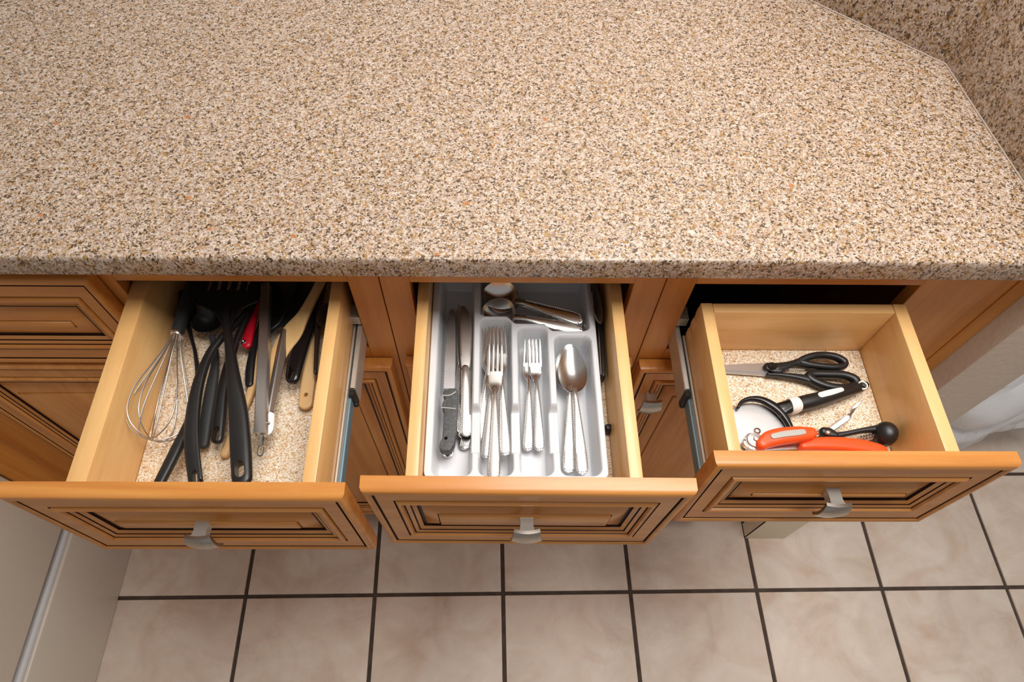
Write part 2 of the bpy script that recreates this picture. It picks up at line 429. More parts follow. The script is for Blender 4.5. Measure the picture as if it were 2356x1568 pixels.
# ------------------------------------------------------------------ base cabinets
YF, YB, ZO, ZD = 0.035, 0.60, 0.847, 0.704      # frame plane, back, top of the drawer openings, top of the doors
KICK = 0.105
def cabinet(label, x0, x1, ox0, ox1, right_strip=None):
    c = thing('base_cabinet', label, 'cabinet', ((x0 + x1) / 2, 0.3, 0.0), 'base cabinets under the granite counter')
    obj('side_panel', box(x0 + .0003, min(x0 + .012, ox0 - .001), YF + .02, YB, KICK, .888), 'honey_z', c, smooth=False)
    obj('side_panel', box(max(x1 - .012, ox1 + .001), x1 - .0003, YF + .02, YB, KICK, .888), 'honey_z', c, smooth=False)
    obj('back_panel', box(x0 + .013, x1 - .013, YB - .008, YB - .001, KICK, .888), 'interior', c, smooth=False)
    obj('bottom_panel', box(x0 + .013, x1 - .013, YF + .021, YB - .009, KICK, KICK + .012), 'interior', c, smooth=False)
    obj('face_stile', box(x0 + .0004, ox0, YF, YF + .0195, KICK, .888, .0006, 1), 'honey_z', c)
    obj('face_stile', box(ox1, x1 - .0004, YF, YF + .0195, KICK, .888, .0006, 1), 'honey_z', c)
    obj('face_rail', box(ox0 + .0002, ox1 - .0002, YF + .0003, YF + .0195, ZO, .888), 'honey_x', c, smooth=False)
    obj('face_rail', box(ox0 + .0002, ox1 - .0002, YF + .0003, YF + .0195, .690, .722), 'honey_x', c, smooth=False)
    obj('toe_kick', box(x0 + .0004, x1 - .0004, YF + .075, YF + .090, 0.0, KICK), 'honey_x', c, smooth=False)
    return c
def slides(d, xs, y_front, y_back, sgn):
    """runner on the box side xs (sgn +1 = to the right of it); three nested members"""
    z = 0.752
    a = lambda x0, x1: (min(xs + sgn * x0, xs + sgn * x1), max(xs + sgn * x0, xs + sgn * x1))
    x0, x1 = a(.0005, .0035); obj('drawer_runner', box(x0, x1, y_front + .012, y_back, z - .006, z + .014, .0006, 1), 'zinc', d)
    x0, x1 = a(.0036, .0062); obj('drawer_runner', box(x0, x1, y_front + .012, y_back, z - .012, z + .004, .0005, 1), 'zinc_blue', d)
    p = xs + sgn * .0088
    g = [box(*a(.0064, .0128), -.070, .30, z - .017, z - .014, .0004, 1), box(*a(.0064, .0128), -.070, .30, z + .012, z + .0155, .0008, 1),
         tube([(p, -.070, z - .013), (p, .30, z - .013)], .0024), tube([(p, -.070, z + .0125), (p, .30, z + .0125)], .0030),
         box(*a(.0118, .0130), -.070, .30, z - .016, z + .014)]
    obj('slide_channel', join(*g), 'zinc', d)
    obj('slide_stop', join(box(*a(.0040, .0120), -.079, -.068, z - .016, z + .010, .0012, 1), ball((p, -.078, z - .012), .0042)), 'black', d)
    obj('slide_bracket', join(box(*a(-.002, .0125), .036, .06, z + .018, z + .031, .0005, 1)), 'zinc', d)
def drawer(cab, x0, x1, ztop, h, y, tilt, yawk, bx0, bi0, bi1, bx1, yback, kx, kz, yfb):
    zt, zb, zf = .827, .742, .7520
    d = obj('drawer', box(bi0 - .004, bi1 + .004, yfb + .0005, yback - .014, zf - .006, zf), 'box_y', cab, smooth=False)
    for (a, b) in ((bx0, bi0), (bi1, bx1)): obj('side_panel', box(a, b, yfb + .0003, yback, zb, zt, .0012, 2), 'box_y', d)
    obj('back_panel', box(bi0 + .0003, bi1 - .0003, yback - .0155, yback - .0003, zb, zt - .0004, .0010, 2), 'box_x', d)
    obj('inner_front', box(bi0 + .0003, bi1 - .0003, yfb, yfb + .012, zb, zt - .0006, .0008, 1), 'box_x', d)
    pl = front(d, x0, x1, ztop, h, y, tilt, yawk)
    kp = pl(kx, kz - ztop, -.003); knob(d, (kx, kp[1], kz), tilt)
    return d
def hinge_door(cab, x0, x1, z1, z0, kx=None, kz=None):
    d = obj('door', box(x0 + .012, x1 - .012, .0335, .0345, z0 + .012, z1 - .012), 'honey_z', cab, smooth=False)
    front(d, x0, x1, z1, z1 - z0, 0.013, 0, 0, 'honey_z')
    if kx is not None: knob(d, (kx, .0165, kz))
    return d

cab0 = cabinet('closed cabinet at the left end with drawer and door shut', -.945, -.4715, -.862, -.51)
d0 = obj('drawer', box(-.80, -.50, .0345, .30, .735, .742), 'box_y', cab0, smooth=False)
front(d0, -.8281, -.4702, .868, .160, .013, 0, 0)
hinge_door(cab0, -.8281, -.4702, .7035, .115)
obj('corner_panel', box(-.962, -.9447, -.026, .0349, 0.0, .888), 'honey_z', cab0, smooth=False)

cabA = cabinet('cabinet whose open drawer holds the black utensils and whisk', -.471, -.1170, -.4536, -.1574)
dA = drawer(cabA, -.492, -.128, .8562, .1666, -.2744, -.0107, -.0013, -.4503, -.4275, -.1864, -.1708, .15, -.3145, .7775, -.2545)
slides(dA, -.1708, -.2525, .15, 1); 
hinge_door(cabA, -.4660, -.1262, .7020, .115)
cabB = cabinet('middle cabinet with the drawer holding the white cutlery tray', -.1165, .2520, -.0780, .2121)
dB = drawer(cabB, -.1102, .2445, .8649, .1824, -.2725, .0365, -.0073, -.0705, -.0556, .1853, .2009, .15, .0693, .7820, -.2530)
hinge_door(cabB, -.1048, .2420, .7060, .115)
cabC = cabinet('right cabinet with the drawer of scissors and orange can opener', .2525, .7338, .2917, .5872)
dC = drawer(cabC, .2735, .6135, .8547, .1546, -.2341, -.0394, -.0014, .3041, .3195, .5602, .5775, .0233, .4425, .7850, -.2135)
slides(dC, .3041, -.2135, .0233, -1)
hinge_door(cabC, .2558, .6000, .7010, .115, .2905, .632)
obj('scribe_strip', box(.7085, .7335, .0325, .0348, KICK, .887, .0005, 1), 'honey_z', cabC)
# dovetails at the back corner of the right-hand drawer
for k in range(4):
    z = .752 + k * .019
    obj('dovetail', box(.3037, .3046, .0075, .0228, z, z + .010), 'box_x', dC, smooth=False)

# ------------------------------------------------------------------ granite worktop and splash
def top_profile():
    # rounded nose; section in (y, z)
    s = [(.0, .890), (.0, .909), (.0006, .9118), (.0018, .9134), (.0040, .914), (.615, .914), (.615, .888), (.0012, .888)]
    xs = (-1.6, .7335); vs, fs = [], []
    for x in xs:
        for (y, z) in s: vs.append((x, y, z))
    k = len(s)
    for i in range(k): j = (i + 1) % k; fs.append((i, j, k + j, k + i))
    fs.append(tuple(range(k))); fs.append(tuple(reversed(range(k, 2 * k))))
    return vs, fs
tag(obj('countertop', top_profile(), 'granite', auto=60), 'beige speckled granite worktop running above the open drawers', 'countertop')
sp = thing('backsplash', 'low granite upstand rising at the right end of the worktop', 'backsplash', (.66, .3, .914))
zs0, zs1 = .9143, 1.075
P = [(.500, .552), (.6745, .379), (.7060, .0045)]
for (a, b, n_) in ((P[0], P[1], 0), (P[1], P[2], 1)):
    A, B = V((a[0], a[1], 0)), V((b[0], b[1], 0)); dd = (B - A).normalized(); nn = V((-dd.y, dd.x, 0)) * 0.0195
    if n_ == 0: A = A - dd * 0.05; ext = 0.0
    poly = [(A.x, A.y), (B.x, B.y), (B.x + nn.x, B.y + nn.y), (A.x + nn.x, A.y + nn.y)]
    obj('splash_slab', slab(poly, zs0, zs1, .0008), 'granite_splash', sp)
    bead = [(A.x, A.y, zs0 + .0004), (B.x, B.y, zs0 + .0004)]
    obj('sealant_bead', tube(bead, .0010, 2, 6), 'sealant', sp)

# ------------------------------------------------------------------ left: white appliance; right: rubbish bag
ap = thing('white_appliance', 'white floor-standing appliance at the lower left corner', 'appliance', (-1.25, -.36, 0))
obj('base_panel', box(-1.50, -.9530, -.70, -.028, 0.0, .205, .004, 3), 'appliance', ap)
obj('trim_lip', box(-1.50, -.9575, -.70, -.0285, .2052, .218, .004, 2), 'white_plastic', ap)
obj('recess', box(-1.49, -.975, -.69, -.030, .2182, .2395), 'gasket', ap, smooth=False)
obj('door_panel', box(-1.50, -.9480, -.70, -.028, .2400, .90, .005, 3), 'appliance', ap)

def bag():
    bm = bmesh.new(); bmesh.ops.create_icosphere(bm, subdivisions=5, radius=1)
    from mathutils import noise as N
    for v in bm.verts:
        p = v.co.copy(); a = math.atan2(p.y, p.x)
        rad = 1 + 0.06 * math.sin(a * 5 + p.z * 5) + 0.12 * N.noise(p * 2.2) + 0.10 * abs(N.noise(p * 5.0)) + 0.05 * abs(N.noise(p * 11.0))
        fold = 0.11 * abs(math.sin(p.z * 7 + 2.2 * N.noise(p * 1.7) + 0.8 * math.sin(a * 2))) - 0.05
        v.co = V((1.36 + p.x * .285 * (rad + fold), .47 + p.y * .24 * (rad + fold), .25 + max(p.z * .31 * rad, -.246)))
    return dump(bm)
tag(obj('rubbish_bag', bag(), 'bag'), 'crumpled white plastic bag on the floor beyond the wall end', 'bag')

# ------------------------------------------------------------------ drawer liners
ZL = .7536
def liner_sheet(x0, x1, y0, y1, label):
    tag(obj('drawer_liner', box(x0, x1, y0, y1, .7522, ZL, .0003, 1), 'liner', smooth=False), label, 'liner', 'printed drawer liners')
liner_sheet(-.4268, -.1871, -.241, .133, 'speckled liner under the black utensils')
liner_sheet(-.0550, .1848, -.2400, .133, 'speckled liner beneath the white cutlery tray')
liner_sheet(.3202, .5596, -.2005, .0075, 'speckled liner under the scissors and can opener')

# ------------------------------------------------------------------ utensils in the left drawer
def base_of(pts): return (sum(p[0] for p in pts) / len(pts), sum(p[1] for p in pts) / len(pts), min(p[2] for p in pts))
def P5(pts, k=2050.0, th=None):
    """[((x, y, z), half width in mm-like units, half thickness)] -> sweep points"""
    return [(p[0], p[1], p[2], w_ / k, t_) for (p, w_, t_) in pts]
def bowl(c, L_, W_, depth, yaw_, pitch=0.0, thick=.0016, n=28, m=10, egg=0.12):
    """spoon bowl: egg outline, concave upwards"""
    vs, fs = [], []
    mt = Matrix.Translation(V(c)) @ Matrix.Rotation(yaw_, 4, 'Z') @ Matrix.Rotation(pitch, 4, 'X')
    for s in (0, 1):
        for j in range(m + 1):
            r = j / m
            for i in range(n):
                a = 2 * PI * i / n; y = math.sin(a) * L_ * r; x = math.cos(a) * W_ * r * (1 - egg * math.sin(a))
                vs.append(tuple(mt @ V((x, y, -depth * (1 - r * r) - (thick if s else 0)))))
    S = (m + 1) * n
    for s in (0, 1):
        for j in range(m):
            for i in range(n):
                a, b = s * S + j * n + i, s * S + j * n + (i + 1) % n; fs.append((a, b, b + n, a + n))
    for i in range(n): a, b = m * n + i, m * n + (i + 1) % n; fs.append((a, b, S + b, S + a))
    return vs, fs

# whisk
F, T_ = V((-0.3992, -0.0031, 0.7900)), V((-0.3954, -0.1634, 0.7870))
ax = (T_ - F); LW = ax.length; ax.normalize(); sd = ax.cross(V((0, 0, 1))).normalized(); nu_ = sd.cross(ax)
wk = thing('whisk', 'steel balloon whisk lying against the left side of the drawer', 'whisk', (F.x, F.y, .7536))
hd = [(-0.3992, -0.0031, 0.7900), (-0.4010, 0.0241, 0.7880), (-0.4024, 0.0563, 0.7850), (-0.4034, 0.0881, 0.7820), (-0.4056, 0.1176, 0.7790)]
obj('handle', sweep(P5(list(zip(hd, (15, 16, 16, 17, 18), (.0075, .008, .008, .0085, .0085)))), 5, 16, 2.2, False, True), 'charcoal', wk)
obj('ferrule', lathe(F - ax * .004, ax, [(0, .0079), (.0005, .0083), (.004, .0083), (.0055, .0074), (.006, .003)], 20), 'steel', wk)
for k in range(5):
    al = PI * k / 5 + 0.25; dr = sd * math.cos(al) + nu_ * math.sin(al)
    prof = [(0, .0055), (.12, .0085), (.35, .0195), (.58, .0310), (.76, .0345), (.88, .0305), (.96, .0190), (1.0, 0.0)]
    pts = [F + ax * (s * LW) + dr * (r * (1 - .03 * k)) for s, r in prof] + [F + ax * (s * LW) - dr * (r * (1 - .03 * k)) for s, r in reversed(prof[:-1])]
    obj('wire_loop', tube([tuple(q + nu_ * (.0008 * k)) for q in pts], .00085, 6, 8), 'steel_satin', wk)

def utensil(name, label, cat, mat, pts, holes=(), part='handle', e=2.6, group='black kitchen utensils in the left drawer', k=2050.0):
    P_ = P5(pts, k); t_ = thing(name, label, cat, (P_[0][0], P_[0][1], .7536), group)
    o = obj(part, sweep(P_, 6, 16, e), mat, t_)
    for (a, b, r) in holes: cut(o, hole(a, b, r / k))
    return t_
# spoon with a thin bent neck, lowest
u = utensil('serving_spoon', 'black spoon with thin bent neck crossing beneath the curved ladle handle', 'spoon', 'black',
    [((-0.3705, -0.2254, 0.7910), 13, .0045), ((-0.3635, -0.1763, 0.7860), 14, .005), ((-0.3607, -0.1265, 0.7790), 11, .0045), ((-0.3688, -0.0647, 0.7700), 7, .0035), ((-0.3828, -0.0162, 0.7680), 5, .003), ((-0.3952, 0.0138, 0.7680), 5, .003), ((-0.4057, 0.0379, 0.7670), 8, .003)])
obj('bowl', bowl((-0.4154, 0.0676, 0.7700), .030, .0165, .008, .20, .10), 'dark_brown', u)
# ladle with matt grey handle
u = utensil('ladle', 'black ladle with matt charcoal handle lying between the curved handles', 'ladle', 'charcoal',
    [((-0.3452, -0.1561, 0.7660), 15, .0045), ((-0.3475, -0.1174, 0.7670), 16, .005), ((-0.3500, -0.0701, 0.7680), 15, .0045), ((-0.3517, -0.0352, 0.7690), 11, .004), ((-0.3574, -0.0065, 0.7700), 9, .0035), ((-0.3634, 0.0106, 0.7720), 9, .003)])
obj('bowl', bowl((-0.3727, 0.0358, 0.7780), .022, .021, .014, .0), 'black', u)
# wooden spoon under the turner
u = utensil('wooden_spoon', 'thin wooden spoon handle peeping out beneath the slotted turner', 'wooden spoon', 'beech',
    [((-0.3174, -0.1679, 0.7600), 12, .0045), ((-0.3092, -0.1235, 0.7610), 11, .0045), ((-0.2997, -0.0726, 0.7620), 10, .004), ((-0.2976, -0.0302, 0.7630), 9, .004), ((-0.2959, 0.0141, 0.7640), 9, .004)], group='wooden utensils in the left drawer')
# black handle with slot (left of the turner)
e0, e1 = (-0.3216, -0.1554, 0.7780), (-0.3214, -0.1452, 0.7780)
u = utensil('slotted_spoon', 'black handle with long end slot just left of the turner', 'utensil', 'black',
    [((-0.3211, -0.1554, 0.7780), 16, .0045), ((-0.3237, -0.1251, 0.7790), 17, .005), ((-0.3261, -0.0890, 0.7800), 15, .005), ((-0.3263, -0.0460, 0.7810), 12, .0045), ((-0.3216, -0.0016, 0.7820), 9, .004), ((-0.3134, 0.0383, 0.7840), 8, .004), ((-0.3055, 0.0729, 0.7850), 8, .004)], holes=[((-0.3214, -0.1566, 0.7780), (-0.3217, -0.1439, 0.7780), 7)])
obj('bowl', bowl((-0.2991, 0.0890, 0.7890), .024, .018, .008, -.4), 'black', u)
# small black handle between turner and tongs
u = utensil('black_peeler', 'short black handle between the turner and the steel tongs', 'utensil', 'black',
    [((-0.3017, -0.0628, 0.7640), 12, .005), ((-0.3042, -0.0391, 0.7650), 13, .0055), ((-0.3050, -0.0067, 0.7660), 10, .005), ((-0.3035, 0.0230, 0.7670), 7, .004), ((-0.3019, 0.0494, 0.7680), 6, .003)])
# red handle
u = utensil('red_utensil', 'red plastic handle with a small steel eyelet behind the turner', 'utensil', 'red',
    [((-0.3129, -0.0020, 0.7720), 14, .004), ((-0.3122, 0.0176, 0.7730), 14, .0045), ((-0.3120, 0.0477, 0.7740), 13, .0045), ((-0.3119, 0.0787, 0.7750), 12, .004), ((-0.3137, 0.1148, 0.7760), 11, .004)], group='coloured utensils in the left drawer')
obj('eyelet', lathe((-0.3151, -0.0012, 0.7755), (0, 0, 1), [(0, .0028), (.0012, .0030), (.0016, .0020), (.0010, .0012)], 14), 'steel', u)
# curved handle crossing in front
u = utensil('curved_server', 'curved black handle with a raised rib crossing left of the turner', 'utensil', 'black',
    [((-0.3209, -0.2296, 0.8000), 17, .004), ((-0.3381, -0.1752, 0.7990), 18, .0045), ((-0.3463, -0.1311, 0.7980), 17, .0045), ((-0.3494, -0.0845, 0.7970), 14, .0045), ((-0.3445, -0.0398, 0.7970), 11, .004), ((-0.3328, -0.0110, 0.7970), 8, .004), ((-0.3225, 0.0197, 0.7900), 8, .0035), ((-0.3095, 0.0560, 0.7860), 8, .0035)], holes=[((-0.3204, -0.2274, 0.8000), (-0.3238, -0.2159, 0.8000), 5.5)])
obj('rib', tube([(-0.3130, -0.2257, 0.8060), (-0.3267, -0.1792, 0.8060), (-0.3363, -0.1356, 0.8050), (-0.3414, -0.0897, 0.8040), (-0.3402, -0.0459, 0.8020), (-0.3319, -0.0181, 0.8010)], .0022, 6, 8, False, True, True), 'black', u)
# slotted turner, on top of the pile
u = utensil('slotted_turner', 'big black slotted turner lying on top with its wide head at the back', 'turner', 'black',
    [((-0.2619, -0.2275, 0.8120), 24, .0060), ((-0.2698, -0.1890, 0.8130), 25, .0068), ((-0.2810, -0.1407, 0.8130), 23, .0068), ((-0.2950, -0.0954, 0.8120), 18, .0062), ((-0.3129, -0.0382, 0.8080), 12, .0056), ((-0.3278, 0.0078, 0.8030), 10, .0045), ((-0.3331, 0.0255, 0.8000), 9, .004)], holes=[((-0.2630, -0.2241, 0.8120), (-0.2653, -0.2139, 0.8120), 11)])
tz = .796
hp = [(-0.3375, 0.0142, 0.7960), (-0.3454, 0.0246, 0.7960), (-0.3548, 0.0337, 0.7960), (-0.3657, 0.0405, 0.7960), (-0.3773, 0.0450, 0.7960), (-0.3857, 0.0535, 0.7960), (-0.3917, 0.0707, 0.7960), (-0.4034, 0.1259, 0.7960), (-0.4160, 0.1949, 0.7960), (-0.3129, 0.1959, 0.7960), (-0.3042, 0.1267, 0.7960), (-0.2958, 0.0714, 0.7960), (-0.2963, 0.0526, 0.7960), (-0.3065, 0.0455, 0.7960), (-0.3161, 0.0393, 0.7960), (-0.3215, 0.0293, 0.7960), (-0.3252, 0.0142, 0.7960)]
hd_ = obj('turner_head', slab([(p[0], p[1]) for p in hp], tz - .002, tz + .0008, .0005), 'black', u)
for q in range(5):
    a = (-0.3688, 0.0677, 0.7960); b = (-0.3146, 0.0681, 0.7960); x = a[0] + (b[0] - a[0]) * q / 4
    cut(hd_, hole((x, a[1] + .006, tz), (x, a[1] + .040, tz), .0030))
obj('neck', sweep([(p[0], p[1], p[2], w_, t_) for p, w_, t_ in (((-0.3270, 0.0005, 0.8030), .0046, .0040), ((-0.3329, 0.0219, 0.7990), .0052, .0036), ((-0.3364, 0.0359, 0.7970), .0058, .0024))], 4, 14, 2.4, False, True), 'black', u)
for sgn, pr in ((-1, [(-0.3303, -0.0022, 0.8010), (-0.3417, 0.0188, 0.7990), (-0.3535, 0.0318, 0.7980), (-0.3655, 0.0386, 0.7980), (-0.3778, 0.0438, 0.7980), (-0.3851, 0.0531, 0.7980)]), (1, [(-0.3230, 0.0023, 0.8010), (-0.3211, 0.0220, 0.7990), (-0.3154, 0.0366, 0.7980), (-0.3054, 0.0443, 0.7980), (-0.2962, 0.0498, 0.7980)])):
    obj('head_rim', tube(pr, .0016, 5, 8, False, True, True), 'black', u)

# tongs
tg = thing('tongs', 'folded stainless steel tongs with a pull ring in the left drawer', 'tongs', (*(-0.2873, -0.0711, 0.7600)[:2], .7536))
def channel(a, b, wa, wb, dep, th, roll=0.0):
    """thin U channel, open side down"""
    A, B = V(a), V(b); T = (B - A).normalized(); s, u_ = ring_frame(T, V((0, 0, 1)))
    s, u_ = s * math.cos(roll) + u_ * math.sin(roll), u_ * math.cos(roll) - s * math.sin(roll)
    vs, fs = [], []; N_ = 12
    for k in range(N_ + 1):
        f = k / N_; c = A.lerp(B, f); w_ = wa + (wb - wa) * f
        sec = [(-w_, -dep), (-w_, -.0012), (-w_ + .0012, 0), (w_ - .0012, 0), (w_, -.0012), (w_, -dep), (w_ - th, -dep), (w_ - th, -th - .001), (-w_ + th, -th - .001), (-w_ + th, -dep)]
        for (x, z) in sec: vs.append(tuple(c + s * x + u_ * z))
    n_ = 10
    for k in range(N_):
        for i in range(n_): j = (i + 1) % n_; fs.append((k * n_ + i, k * n_ + j, (k + 1) * n_ + j, (k + 1) * n_ + i))
    fs.append(tuple(range(n_))); fs.append(tuple(reversed(range(N_ * n_, N_ * n_ + n_))))
    return vs, fs
obj('arm', channel((-0.2595, -0.1584, 0.7980), (-0.2904, 0.0817, 0.8000), .0072, .0058, .010, .0008), 'steel_satin', tg)
obj('arm', channel((-0.2549, -0.1294, 0.7860), (-0.2530, 0.0102, 0.7860), .0036, .0060, .010, .0008, -.9), 'steel_satin', tg)
obj('hinge_plate', sweep([(p[0], p[1], p[2], w_, .0010) for p, w_ in (((-0.2536, -0.1248, 0.7870), .0042), ((-0.2535, -0.1454, 0.7860), .0046), ((-0.2591, -0.1543, 0.7850), .003))], 5, 10, 4, True, True, upv=(.5, 0, .85)), 'steel', tg)
obj('rivet', ball((-0.2534, -0.1396, 0.7900), .0016), 'steel', tg)
obj('pull_tab', sweep([(p[0], p[1], p[2], w_, .0007) for p, w_ in (((-0.2614, -0.1531, 0.7850), .0040), ((-0.2631, -0.1595, 0.7810), .0030), ((-0.2642, -0.1641, 0.7780), .0026))], 5, 10, 4), 'steel', tg)
rc = V((-0.2643, -0.1717, 0.7760)); obj('pull_ring', sweep([(rc.x + math.cos(a) * .0040 , rc.y + math.sin(a) * .0080, rc.z, .0011, .0009) for a in [2 * PI * k / 12 for k in range(12)]], 3, 8, 2.5, closed=True), 'steel', tg)

# black turner blade behind, bamboo turner, hole handles
u = utensil('wide_turner', 'black flat turner blade lying behind the bamboo turner', 'turner', 'black',
    [((-0.2874, 0.0165, 0.7770), 9, .003), ((-0.2713, 0.0292, 0.7800), 8, .0025), ((-0.2604, 0.0612, 0.7810), 8, .003), ((-0.2502, 0.1069, 0.7840), 8, .003)])
obj('blade', slab([(p[0], p[1]) for p in ((-0.2827, 0.0072, 0.7790), (-0.2706, 0.0224, 0.7790), (-0.2476, 0.0303, 0.7790), (-0.2361, 0.0633, 0.7790), (-0.2325, 0.1123, 0.7790), (-0.2417, 0.1549, 0.7790), (-0.3048, 0.1544, 0.7790), (-0.2953, 0.0789, 0.7790))], .7775, .7795, .0006), 'black', u)
u = utensil('bamboo_turner', 'pale bamboo turner with a broad angled blade', 'turner', 'bamboo',
    [((-0.2098, 0.1136, 0.7920), 12, .004), ((-0.2175, 0.0875, 0.7910), 13, .004), ((-0.2251, 0.0621, 0.7900), 14, .004), ((-0.2343, 0.0351, 0.7880), 18, .0035), ((-0.2471, 0.0074, 0.7850), 30, .0028), ((-0.2603, -0.0211, 0.7810), 25, .0024), ((-0.2673, -0.0532, 0.7760), 14, .0020), ((-0.2714, -0.0741, 0.7720), 7, .0015)], part='body', group='wooden utensils in the left drawer', e=3.2)
u = utensil('flat_wooden_spatula', 'flat wooden handle with a round hole beside the drawer side', 'spatula', 'beech',
    [((-0.2231, -0.0919, 0.7620), 19, .0034), ((-0.2240, -0.0581, 0.7620), 19, .0036), ((-0.2250, -0.0113, 0.7630), 17, .0036), ((-0.2253, 0.0378, 0.7640), 15, .0034), ((-0.2256, 0.0934, 0.7650), 14, .003), ((-0.2262, 0.1433, 0.7660), 16, .003)], holes=[((-0.2234, -0.0807, 0.7620), (-0.2230, -0.0793, 0.7620), 5.5)], group='wooden utensils in the left drawer', e=4)
u = utensil('black_ladle', 'thick glossy black handle with an oval slot near the bamboo turner', 'utensil', 'black_gloss',
    [((-0.2395, -0.0601, 0.7760), 20, .0055), ((-0.2381, -0.0301, 0.7770), 23, .0062), ((-0.2339, 0.0023, 0.7780), 22, .0062), ((-0.2272, 0.0319, 0.7790), 18, .0055), ((-0.2214, 0.0664, 0.7800), 13, .0048), ((-0.2174, 0.1020, 0.7810), 9, .004), ((-0.2150, 0.1328, 0.7820), 8, .004)], holes=[((-0.2420, -0.0629, 0.7760), (-0.2406, -0.0488, 0.7760), 7)])
u = utensil('dark_spoon', 'slim dark brown spoon standing along the right side of the drawer', 'spoon', 'dark_brown',
    [((-0.2106, -0.0521, 0.7750), 5, .004), ((-0.2133, -0.0116, 0.7770), 6, .005), ((-0.2152, 0.0311, 0.7800), 8, .005), ((-0.2145, 0.0675, 0.7830), 7, .004), ((-0.2125, 0.1051, 0.7860), 7, .004)])
obj('bowl', bowl((-0.2059, 0.0339, 0.7920), .020, .008, .005, -.12, .0), 'dark_brown', u)

# ------------------------------------------------------------------ cutlery tray
def sst(a, b, x): q = min(1.0, max(0.0, (x - a) / (b - a))); return q * q * (3 - 2 * q)
TX0, TX1, TY0, TY1, TZ0, TZ1 = -.0548, .1700, -.2235, .1250, .7565, .7950
def rrect(x, y, x0, x1, y0, y1, r):
    cx, cy = (x0 + x1) / 2, (y0 + y1) / 2; qx, qy = abs(x - cx) - (x1 - x0) / 2 + r, abs(y - cy) - (y1 - y0) / 2 + r
    return math.hypot(max(qx, 0), max(qy, 0)) + min(max(qx, qy), 0) - r
def tray_z(x, y):
    sl = .0060
    ds = [rrect(x, y, -.0462, .0040, -.2165, .1175, .010), rrect(x, y, .0105, .0548, -.2165, .0262, .011),
          rrect(x, y, .0612, .1040, -.2165, .0112, .011), rrect(x, y, .1108, .1628, -.2165, -.0022, .012)]
    lo = .0290 - .0125 * sst(.047, .0610, x) - .0120 * sst(.098, .111, x)
    e_ = rrect(x, y, .0102, .1622, lo, .1175, .009)
    d = min(ds + [e_])
    z = TZ1 - (TZ1 - TZ0) * sst(0.0, sl, -d)
    if d >= -sl:
        # lowered middle of the dividers
        inb = min(abs(x - .0072), abs(x - .0580), abs(x - .1074))
        dip = sst(-.118, -.112, -y) if False else (1 - sst(-.118, -.112, y)) * sst(-.186, -.176, y)
        if inb < .016 and y < -.10: z = min(z, TZ1 - .0150 * dip * (1 - sst(.010, .016, inb)))
    return max(z, TZ0)
def tray_geo():
    nx, ny = 190, 230; vs, fs = [], []
    for j in range(ny + 1):
        for i in range(nx + 1):
            x, y = TX0 + (TX1 - TX0) * i / nx, TY0 + (TY1 - TY0) * j / ny
            # rounded outer corners: pull the rim in
            r = .016; cx = min(max(x, TX0 + r), TX1 - r); cy = min(max(y, TY0 + r), TY1 - r); dx, dy = x - cx, y - cy; L_ = math.hypot(dx, dy)
            if L_ > r: x, y = cx + dx * r / L_, cy + dy * r / L_
            edge = min(i, nx - i, j, ny - j)
            z = tray_z(x, y)
            if edge == 0: z -= .0016
            vs.append((x, y, z))
    W_ = nx + 1
    for j in range(ny):
        for i in range(nx): a = j * W_ + i; fs.append((a, a + 1, a + 1 + W_, a + W_))
    rim = list(range(W_)) + [j * W_ + nx for j in range(1, ny + 1)] + [ny * W_ + i for i in range(nx - 1, -1, -1)] + [j * W_ for j in range(ny - 1, 0, -1)]
    cxm, cym = (TX0 + TX1) / 2, (TY0 + TY1) / 2; b = len(vs)
    for k in rim: x, y, z = vs[k]; vs.append((cxm + (x - cxm) * .985, cym + (y - cym) * .99, .7540))
    for k in range(len(rim)): k2 = (k + 1) % len(rim); fs.append((rim[k], rim[k2], b + k2, b + k))
    return vs, fs
tag(obj('cutlery_tray', tray_geo(), 'white_plastic', auto=80), 'white moulded plastic cutlery tray filling the middle drawer', 'tray')

# ------------------------------------------------------------------ cutlery
def strip(prof, n=5, seg=12, e=2.6):
    """prof: (y, z, half width, half thickness) along local +Y"""
    return sweep([(0, y, z, w_, t_) for (y, z, w_, t_) in prof], n, seg, e)
def rope(prof, y0, y1, step=.0026, r=.0013, end=True):
    """row of slanted beads along both edges of the handle and round its end"""
    P_ = catmull(prof, 12); gs = []
    def at(y):
        for a, b in zip(P_, P_[1:]):
            if a[0] <= y <= b[0]:
                f = (y - a[0]) / max(b[0] - a[0], 1e-9); return [a[k] + (b[k] - a[k]) * f for k in range(4)]
        return P_[-1]
    y = y0
    while y < y1:
        p = at(y)
        for s in (-1, 1): gs.append(ball((s * (p[2] - .0004), y, p[1] + p[3] * .55), r, 1.0, .95, .9, 1))
        y += step
    if end:
        p = at(y0); k = 7
        for i in range(1, k):
            a = PI * i / k; gs.append(ball((math.cos(a) * (p[2] - .0004), y0 - math.sin(a) * p[2] * .55, p[1] + p[3] * .55), r, 1, 1, .9, 1))
    return join(*gs)
def place2(a, b, roll=0.0):
    """rotation that sends local +Y onto b - a"""
    a, b = V(a), V(b); Y = (b - a).normalized(); X = Y.cross(V((0, 0, 1))).normalized(); Z = X.cross(Y)
    q = Matrix((X, Y, Z)).transposed().to_quaternion()
    from mathutils import Quaternion
    return q @ Quaternion((0, 1, 0), roll)
